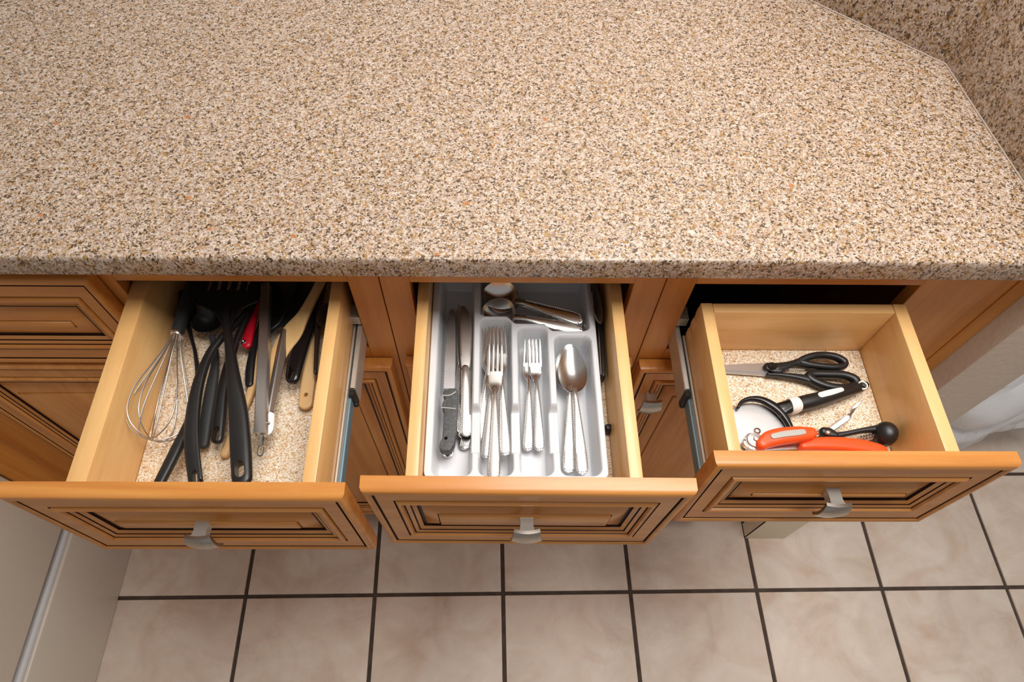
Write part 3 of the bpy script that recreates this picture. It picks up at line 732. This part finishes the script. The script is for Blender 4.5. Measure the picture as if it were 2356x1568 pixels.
def fork(a, b, label, group, k=1.0, roll=0.0):
    L_ = (V(b) - V(a)).length
    t_ = thing('fork', label, 'fork', a, group, place2(a, b, roll))
    pr = [(.004, .0, .0066 * k, .0012), (.10 * L_, .001, .0068 * k, .0013), (.30 * L_, .0035, .0050 * k, .0014), (.48 * L_, .0050, .0034 * k, .0016), (.60 * L_, .0046, .0028 * k, .0016), (.66 * L_, .0040, .0036 * k, .0014)]
    obj('handle', strip(pr), 'steel', t_, local=True)
    hp_ = [(.62 * L_, .0045, .0028 * k, .0013), (.66 * L_, .0036, .0058 * k, .0011), (.70 * L_, .0034, .0088 * k, .0010), (.75 * L_, .0044, .0096 * k, .0009), (.79 * L_, .0056, .0098 * k, .0008)]
    obj('head', sweep([(0, *p) for p in hp_], 5, 14, 3.0, False, False), 'steel', t_, local=True)
    for q in range(4):
        x = (-.0078 + q * .0052) * k
        obj('tine', sweep([(x, .762 * L_, .0047, .00190 * k, .00085), (x, .85 * L_, .0072, .0019 * k, .0008), (x * .98, .93 * L_, .0104, .0016 * k, .0008), (x * .95, .998 * L_, .0140, .0005 * k, .0005)], 4, 8, 2.6, False, True), 'steel', t_, local=True)
    obj('rope_border', rope(pr, .004, .60 * L_), 'steel', t_, local=True)
    return t_
def spoon(a, b, label, group, k=1.0, roll=0.0, flip=False, bl=.24):
    L_ = (V(b) - V(a)).length
    t_ = thing('spoon', label, 'spoon', a, group, place2(a, b, roll))
    pr = [(.004, .0, .0068 * k, .0012), (.10 * L_, .001, .0070 * k, .0013), (.30 * L_, .0035, .0052 * k, .0014), (.48 * L_, .0055, .0036 * k, .0016), (.58 * L_, .0060, .0028 * k, .0017), (.648 * L_, .0050, .0034 * k, .0013)]
    obj('handle', strip(pr), 'steel', t_, local=True)
    half = (.185 if k < 1.15 else .17) * L_
    obj('bowl', bowl((0, L_ - half, .0045), half, .0182 * k, .0078 if k < 1.15 else .0120, 0.0, 0.10, .0011, 36, 12, .16), 'steel', t_, local=True)
    obj('rope_border', rope(pr, .004, .56 * L_), 'steel', t_, local=True)
    return t_
def knife(a, b, label, group, roll=0.0, flute=False):
    L_ = (V(b) - V(a)).length
    t_ = thing('table_knife', label, 'knife', a, group, place2(a, b, roll))
    pr = [(.005, .0, .0078, .0020), (.12 * L_, .0, .0078, .0024), (.30 * L_, .0, .0066, .0026), (.45 * L_, .0, .0056, .0028), (.50 * L_, .0, .0052, .0024)]
    obj('handle', strip(pr, e=3.0), 'steel', t_, local=True)
    obj('blade', sweep([(0, .49 * L_, 0, .0050, .0012), (.0006, .58 * L_, 0, .0072, .0010), (.0012, .78 * L_, 0, .0084, .0009), (.0006, .93 * L_, 0, .0074, .0008), (-.002, .992 * L_, 0, .0036, .0006)], 6, 12, 3.0, False, True), 'steel_satin', t_, local=True)
    if flute:
        gs = [tube([(x, .002, .0024), (x * 1.0 + .002, .012, .0028), (x * .9 + .0005, .026, .0026)], .0009, 4, 6, False, True, True) for x in (-.0056, -.0034, -.0012, .0010, .0032, .0052)]
        obj('flutes', join(*gs), 'steel', t_, local=True)
    else: obj('rope_border', rope(pr, .005, .48 * L_, .0026, .0013), 'steel', t_, local=True)
    return t_
GF, GS, GK = 'cutlery forks in the tray', 'cutlery spoons in the tray', 'table knives in the tray'
# dinner forks, bottom of the pile first
fork((0.0258, -0.1679, 0.7660), (0.0216, 0.0201, 0.7680), 'dinner fork lying lowest, left of the top fork', GF)
fork((0.0089, -0.1535, 0.7720), (0.0314, 0.0182, 0.7720), 'dinner fork slanting left with its handle end against the tray wall', GF)
fork((0.0204, -0.1797, 0.7760), (0.0338, 0.0123, 0.7770), 'dinner fork half hidden directly beneath the top fork', GF)
fork((0.0445, -0.1787, 0.7810), (0.0374, 0.0110, 0.7820), 'dinner fork whose handle shows right of the top fork', GF)
fork((0.0303, -0.2220, 0.8020), (0.0325, -0.0247, 0.7890), 'topmost dinner fork reaching over the front wall of the tray', GF, 1.08)
# salad forks
fork((0.0741, -0.1645, 0.7670), (0.0802, 0.0004, 0.7700), 'left of the two short forks in the centre compartment', GF, 0.95)
fork((0.0890, -0.1662, 0.7700), (0.0858, -0.0047, 0.7760), 'right of the two short forks in the centre compartment', GF, 0.95)
# spoons
spoon((0.1251, -0.1956, 0.7690), (0.1357, -0.0063, 0.7730), 'lower of the two spoons nested in the right compartment', GS, 1.06)
spoon((0.1419, -0.2001, 0.7730), (0.1346, -0.0175, 0.7810), 'upper of the two spoons nested in the right compartment', GS, 1.06)
# serving spoons lying across the back compartment
spoon((0.1509, 0.0189, 0.7790), (0.0140, 0.0534, 0.7770), 'front serving spoon lying across the back compartment', GS, 1.25, -.40)
spoon((0.1505, 0.0310, 0.7860), (0.0164, 0.0810, 0.7840), 'rear serving spoon lying across the back compartment', GS, 1.25, -.35)
spoon((0.1551, 0.0386, 0.7710), (0.0206, 0.0902, 0.7700), 'serving spoon hidden beneath the other two at the back', GS, 1.16, -.35)
# knives in the long compartment
knife((-0.0077, -0.1593, 0.7620), (-0.0179, 0.0677, 0.7660), 'table knife with a fluted handle end below the other knives', GK, 0.0, True)
knife((-0.0294, -0.1709, 0.7620), (-0.0290, 0.0704, 0.7630), 'table knife with fluted end sticking out under the bread knife', GK, 0.0, True)
knife((-0.0137, -0.1458, 0.7720), (-0.0188, 0.0684, 0.7720), 'table knife standing on edge beside the bread knife', GK, 1.25)
knife((-0.0052, -0.1464, 0.7730), (-0.0106, 0.0495, 0.7900), 'table knife on top, resting along the compartment wall', GK, 0.12)
# bread knife
bk = thing('bread_knife', 'serrated bread knife with worn grey grip and notched finger guard', 'knife', (*(-0.0293, -0.1182, 0.7700)[:2], .7565))
Z2 = .782
bl_pts = [(-0.0365, -0.0811, 0.7820), (-0.0364, -0.0510, 0.7820), (-0.0361, -0.0258, 0.7820), (-0.0352, 0.0000, 0.7820), (-0.0341, 0.0227, 0.7820), (-0.0318, 0.0444, 0.7820), (-0.0278, 0.0555, 0.7820), (-0.0244, 0.0445, 0.7820), (-0.0230, 0.0152, 0.7820), (-0.0222, -0.0148, 0.7820), (-0.0218, -0.0509, 0.7820), (-0.0215, -0.0810, 0.7820)]
# teeth along the left edge
ed = [V(p) for p in bl_pts[:6]]; outl = []
for a, b in zip(ed, ed[1:]):
    for k in range(6):
        f = k / 6; outl.append(tuple(a.lerp(b, f))[:2]); c = a.lerp(b, f + .08); outl.append((c.x + .0010, c.y))
outl += [(p[0], p[1]) for p in bl_pts[5:]]
obj('blade', slab(outl, .7808, .7820), 'disc', bk)
gp = [(-0.0366, -0.0889, 0.7900), (-0.0352, -0.0970, 0.7900), (-0.0317, -0.1010, 0.7900), (-0.0360, -0.1063, 0.7900), (-0.0368, -0.1142, 0.7900), (-0.0332, -0.1208, 0.7900), (-0.0339, -0.1472, 0.7900), (-0.0346, -0.1598, 0.7900), (-0.0380, -0.1679, 0.7900), (-0.0378, -0.1753, 0.7900), (-0.0322, -0.1790, 0.7900), (-0.0237, -0.1777, 0.7900), (-0.0186, -0.1679, 0.7900), (-0.0169, -0.1503, 0.7900), (-0.0164, -0.1246, 0.7900), (-0.0160, -0.0982, 0.7900), (-0.0163, -0.0874, 0.7900), (-0.0209, -0.0847, 0.7900), (-0.0276, -0.0868, 0.7900)]
gr = obj('grip', slab([(p[0], p[1]) for p in gp], .7770, .7895, .0022), 'worn_grey', bk)
cut(gr, hole((-0.0301, -0.1613, 0.7840), (-0.0296, -0.1606, 0.7840), .0021))
obj('guard_ridge', tube([(-0.0358, -0.0973, 0.7895), (-0.0273, -0.0976, 0.7900), (-0.0195, -0.0922, 0.7900)], .0009, 4, 6, False, True, True), 'grey_inset', bk)
obj('guard_ridge', tube([(-0.0368, -0.1159, 0.7895), (-0.0289, -0.1168, 0.7900), (-0.0194, -0.1181, 0.7900)], .0009, 4, 6, False, True, True), 'grey_inset', bk)

# things slipped between the tray and the drawer side
bkn = thing('black_handled_knife', 'black handled knife slipped between the tray and the drawer side', 'knife', (*(0.1814, -0.0036, 0.7700)[:2], .7536))
obj('handle', sweep([(p[0], p[1], p[2], w_, .0085) for p, w_ in (((0.1782, -0.0566, 0.7720), .0034), ((0.1793, -0.0218, 0.7740), .0037), ((0.1792, 0.0141, 0.7760), .0036), ((0.1786, 0.0448, 0.7780), .0034))], 5, 14, 3.5, True, True), 'black', bkn)
obj('tang_strip', sweep([(p[0], p[1], p[2], .0006, .0012) for p in ((0.1747, -0.0563, 0.7810), (0.1757, -0.0145, 0.7830), (0.1759, 0.0252, 0.7850))], 4, 8, 3), 'steel', bkn)
obj('blade', box(.1738, .1748, .040, .145, .765, .785), 'steel_satin', bkn, smooth=False)
sh = tag(obj('brown_scoop', bowl((0.1712, 0.0476, 0.8060), .040, .0062, .020, .08, 0.0, .0012), 'smoke'), 'smoky brown scoop wedged behind the tray edge', 'scoop')
tag(obj('black_stopper', join(lathe((0.1826, -0.1290, 0.7540), (0, 0, 1), [(0, .0052), (.001, .0062), (.007, .0066), (.010, .0058), (.0125, .0035), (.013, .0008)], 18)), 'black'), 'small black rubber stopper beside the cutlery tray', 'stopper')

# ------------------------------------------------------------------ right drawer: scissors
KR = 1830.0
s_ = thing('scissors', 'black handled kitchen scissors lying on the liner', 'scissors', (*(0.4259, -0.0294, 0.7570)[:2], ZL))
obj('blade', slab([(p[0], p[1]) for p in ((0.3373, -0.0276, 0.7570), (0.3601, -0.0237, 0.7570), (0.4202, -0.0204, 0.7570), (0.4207, -0.0368, 0.7570), (0.3585, -0.0334, 0.7570))], .7590, .7608), 'steel_satin', s_)
obj('blade', slab([(p[0], p[1]) for p in ((0.3354, -0.0313, 0.7570), (0.3589, -0.0312, 0.7570), (0.4190, -0.0264, 0.7570), (0.4303, -0.0383, 0.7570), (0.4137, -0.0413, 0.7570), (0.3580, -0.0364, 0.7570))], .7570, .7588), 'steel_satin', s_)
obj('pivot_block', sweep([(p[0], p[1], p[2], w_ / KR, .0042) for p, w_ in (((0.4153, -0.0304, 0.7630), 13), ((0.4218, -0.0318, 0.7630), 15), ((0.4294, -0.0333, 0.7630), 14))], 5, 16, 3), 'black', s_)
obj('pivot_screw', lathe((0.4185, -0.0314, 0.7672), (0, 0, 1), [(0, .0062), (.0008, .0064), (.0014, .0058), (.0015, .002)], 22), 'black_gloss', s_)
def loop(pts, hw, ht): return sweep([(p[0], p[1], p[2], hw / KR, ht) for p in pts], 5, 12, 2.4, closed=True)
obj('finger_loop', loop([(0.4611, -0.0205, 0.7640), (0.4775, -0.0138, 0.7660), (0.4947, -0.0114, 0.7660), (0.5113, -0.0143, 0.7660), (0.5224, -0.0217, 0.7650), (0.5208, -0.0284, 0.7640), (0.5079, -0.0307, 0.7640), (0.4898, -0.0293, 0.7640), (0.4710, -0.0257, 0.7640)], 9, .0052), 'black', s_)
obj('finger_loop', loop([(0.4741, -0.0419, 0.7630), (0.4959, -0.0426, 0.7640), (0.5167, -0.0447, 0.7650), (0.5301, -0.0519, 0.7650), (0.5292, -0.0606, 0.7640), (0.5130, -0.0650, 0.7630), (0.4919, -0.0622, 0.7630), (0.4755, -0.0543, 0.7630), (0.4682, -0.0463, 0.7630)], 10.5, .0056), 'black', s_)
obj('handle_arm', sweep([(p[0], p[1], p[2], w_ / KR, .0040) for p, w_ in (((0.4257, -0.0311, 0.7640), 13), ((0.4384, -0.0288, 0.7640), 11), ((0.4516, -0.0243, 0.7640), 9), ((0.4658, -0.0190, 0.7650), 9))], 5, 14, 2.6), 'black', s_)
obj('handle_arm', sweep([(p[0], p[1], p[2], w_ / KR, .0038) for p, w_ in (((0.4129, -0.0414, 0.7610), 4), ((0.4299, -0.0428, 0.7620), 6), ((0.4489, -0.0457, 0.7630), 8), ((0.4686, -0.0500, 0.7630), 11))], 5, 14, 2.6), 'black', s_)
obj('handle_bridge', sweep([(p[0], p[1], p[2], w_ / KR, .0030) for p, w_ in (((0.4350, -0.0333, 0.7640), 4), ((0.4505, -0.0273, 0.7650), 3.5), ((0.4661, -0.0287, 0.7650), 4), ((0.4814, -0.0316, 0.7650), 3))], 5, 10, 2.6), 'black', s_)
obj('gripping_teeth', join(*[ball((0.4582, -0.0320, 0.7625), .0001)] + [ball((x, y, .7620), .0017, 1, 1, 1, 1) for x, y in [(lambda f: (V((0.4460, -0.0313, 0.7625)).lerp(V((0.4654, -0.0327, 0.7625)), f).x, V((0.4460, -0.0313, 0.7625)).lerp(V((0.4654, -0.0327, 0.7625)), f).y))(k / 6) for k in range(7)]]), 'steel', s_)

# pizza cutter
pc = thing('pizza_cutter', 'pizza cutter with black handle, white collar and steel wheel', 'pizza cutter', (*(0.4084, -0.1103, 0.7600)[:2], ZL))
cw = V((0.3784, -0.1351, 0.7650)); RW = (V((0.3835, -0.0916, 0.7650)) - cw).length
obj('wheel', lathe(tuple(cw), (0, 0, 1), [(-.0006, RW), (-.0002, RW + .0006), (.0003, RW), (.0007, RW * .94), (.0010, RW * .6), (.0010, .001)], 64), 'disc', pc)
obj('rivet', ball((cw.x, cw.y, cw.z + .0012), .0050, 1, 1, .55), 'steel', pc)
hpz = [(((0.4390, -0.0962, 0.7700)), 19, .0095), ((0.4596, -0.0913, 0.7710), 19, .0100), ((0.4817, -0.0849, 0.7710), 17, .0095), ((0.5089, -0.0757, 0.7690), 14, .0080), ((0.5284, -0.0678, 0.7670), 13, .0068), ((0.5386, -0.0634, 0.7660), 12, .0062)]
hh = obj('handle', sweep(P5(hpz, KR), 6, 20, 2.3, False, True), 'black', pc)
cut(hh, hole((0.5367, -0.0635, 0.7670), (0.5387, -0.0627, 0.7670), .0050))
obj('hang_eye', sweep([(V((0.5337, -0.0661, 0.7715)).x + math.cos(a) * .0056, V((0.5337, -0.0661, 0.7715)).y + math.sin(a) * .0060, .7712, .0012, .0016) for a in [2 * PI * k / 12 for k in range(12)]], 3, 8, 2.2, closed=True), 'white_grip', pc)
obj('hang_eye_floor', lathe((0.5414, -0.0594, 0.7625), (0, 0, 1), [(0, .0052), (.0012, .0052)], 20), 'grey_inset', pc)
obj('label_inlay', sweep([(p[0], p[1], p[2], w_ / KR, .0016) for p, w_ in (((0.4661, -0.0881, 0.7803), 8), ((0.4807, -0.0837, 0.7800), 8), ((0.4970, -0.0783, 0.7785), 6))], 5, 12, 3.0), 'white_grip', pc)
d_ = (V((0.4390, -0.0962, 0.7700)) - V((0.4247, -0.0997, 0.7690))).normalized()
obj('collar', sweep([(p[0], p[1], p[2], w_ / KR, t2) for p, w_, t2 in (((0.4263, -0.0993, 0.7695), 20, .0100), ((0.4315, -0.0983, 0.7700), 21.5, .0108), ((0.4379, -0.0962, 0.7700), 20, .0100))], 5, 20, 2.2, False, False), 'white_grip', pc)
obj('guard', sweep([(p[0], p[1], p[2], w_ / KR, .0042) for p, w_ in (((0.3570, -0.1013, 0.7690), 4), ((0.3633, -0.0930, 0.7700), 5), ((0.3741, -0.0888, 0.7710), 6), ((0.3881, -0.0895, 0.7710), 8), ((0.4014, -0.0970, 0.7710), 10), ((0.4124, -0.1093, 0.7710), 10), ((0.4187, -0.1234, 0.7700), 8), ((0.4221, -0.1374, 0.7690), 6))], 6, 14, 2.6), 'black_gloss', pc)
obj('guard_neck', sweep([(p[0], p[1], p[2], w_ / KR, t2) for p, w_, t2 in (((0.4074, -0.1073, 0.7700), 20, .0036), ((0.4160, -0.1042, 0.7705), 19, .0055), ((0.4291, -0.0990, 0.7700), 17, .0085))], 5, 16, 2.8, False, False), 'black_gloss', pc)

# can opener
co_ = thing('can_opener', 'orange handled can opener lying by the drawer front', 'can opener', (*(0.4341, -0.1563, 0.7700)[:2], ZL))
obj('handle', sweep([(p[0], p[1], p[2], w_ / 1880, .0080) for p, w_ in (((0.3728, -0.1630, 0.7790), 15), ((0.3825, -0.1565, 0.7800), 20), ((0.3979, -0.1526, 0.7810), 21), ((0.4181, -0.1499, 0.7810), 20), ((0.4336, -0.1487, 0.7800), 17), ((0.4371, -0.1480, 0.7800), 15))], 6, 18, 3.0), 'orange', co_)
obj('grip_inset', sweep([(p[0], p[1], p[2], w_ / 1880, .0012) for p, w_ in (((0.3849, -0.1565, 0.7885), 7), ((0.3991, -0.1535, 0.7890), 8), ((0.4145, -0.1516, 0.7890), 8), ((0.4241, -0.1500, 0.7885), 7))], 5, 12, 5.0), 'grey_inset', co_)
obj('handle', sweep([(p[0], p[1], p[2], w_ / 1880, .0070) for p, w_ in (((0.4300, -0.1620, 0.7710), 10), ((0.4466, -0.1587, 0.7720), 16), ((0.4750, -0.1586, 0.7720), 18), ((0.5034, -0.1612, 0.7710), 18), ((0.5241, -0.1651, 0.7700), 16), ((0.5322, -0.1671, 0.7690), 13))], 6, 18, 3.0), 'orange', co_)
obj('cutting_wheel', lathe((0.3662, -0.1560, 0.7692), (0, 0, 1), [(0, .012), (.002, .0125), (.006, .0125), (.007, .010), (.0105, .010), (.0112, .0035), (.0135, .0030), (.0138, .0005)], 26), 'steel_satin', co_)
obj('gear_wheel', lathe((0.3582, -0.1582, 0.7685), (.2, .1, 1), [(0, .006), (.001, .0075), (.006, .0075), (.007, .006)], 12), 'steel', co_)
obj('frame_plate', slab([(p[0], p[1]) for p in ((0.3562, -0.1655, 0.7700), (0.3624, -0.1500, 0.7700), (0.3846, -0.1473, 0.7700), (0.4344, -0.1550, 0.7700), (0.4355, -0.1627, 0.7700), (0.3811, -0.1654, 0.7700))], .7672, .7690, .0004), 'steel_satin', co_)

# lever tool with a ball end
lt = thing('lever_scoop', 'black ball ended hand tool with a bent steel lever', 'kitchen tool', (*(0.5039, -0.1304, 0.7600)[:2], ZL))
obj('lever', sweep([(p[0], p[1], p[2], w_ / 1800, .0012) for p, w_ in (((0.4728, -0.1355, 0.7660), 6), ((0.4858, -0.1267, 0.7680), 7), ((0.5003, -0.1171, 0.7710), 7), ((0.5038, -0.1116, 0.7750), 6), ((0.5070, -0.1068, 0.7790), 5), ((0.5149, -0.1000, 0.7820), 3))], 5, 10, 2.6, upv=(.45, .35, .8)), 'steel_satin', lt)
obj('pivot_body', sweep([(p[0], p[1], p[2], w_ / 1800, .0060) for p, w_ in (((0.4674, -0.1362, 0.7650), 12), ((0.4727, -0.1382, 0.7650), 14), ((0.4795, -0.1415, 0.7650), 9))], 5, 16, 2.6), 'black', lt)
obj('pivot_pin', ball((0.4686, -0.1400, 0.7712), .0038, 1, 1, .6), 'steel', lt)
obj('arm', sweep([(p[0], p[1], p[2], w_ / 1800, .0042) for p, w_ in (((0.4776, -0.1421, 0.7650), 8), ((0.4942, -0.1400, 0.7670), 6), ((0.5163, -0.1364, 0.7700), 6), ((0.5343, -0.1350, 0.7720), 9))], 5, 14, 3.0), 'black', lt)
bc = V((0.5425, -0.1429, 0.7720)); obj('ball_end', ball(tuple(bc), .0150, .95, 1.12, 1.0, 3), 'black', lt)
gs = []
A_, B_ = V((0.5137, -0.1460, 0.7640)), V((0.5391, -0.1405, 0.7680)); D_ = (B_ - A_); SS, UU = ring_frame(D_.normalized(), V((0, 0, 1)))
coil = [tuple(A_ + D_ * (k / 56) + (SS * math.cos(k * PI / 4) + UU * math.sin(k * PI / 4)) * .0036) for k in range(57)]
obj('spring', tube(coil, .0009, 2, 6, False, True, True), 'steel', lt)
obj('end_cap', lathe((0.4629, -0.1357, 0.7620), (-1, 0, .1), [(0, .0045), (.002, .0048), (.003, .0030), (.0055, .0028), (.006, .001)], 14), 'steel', lt)
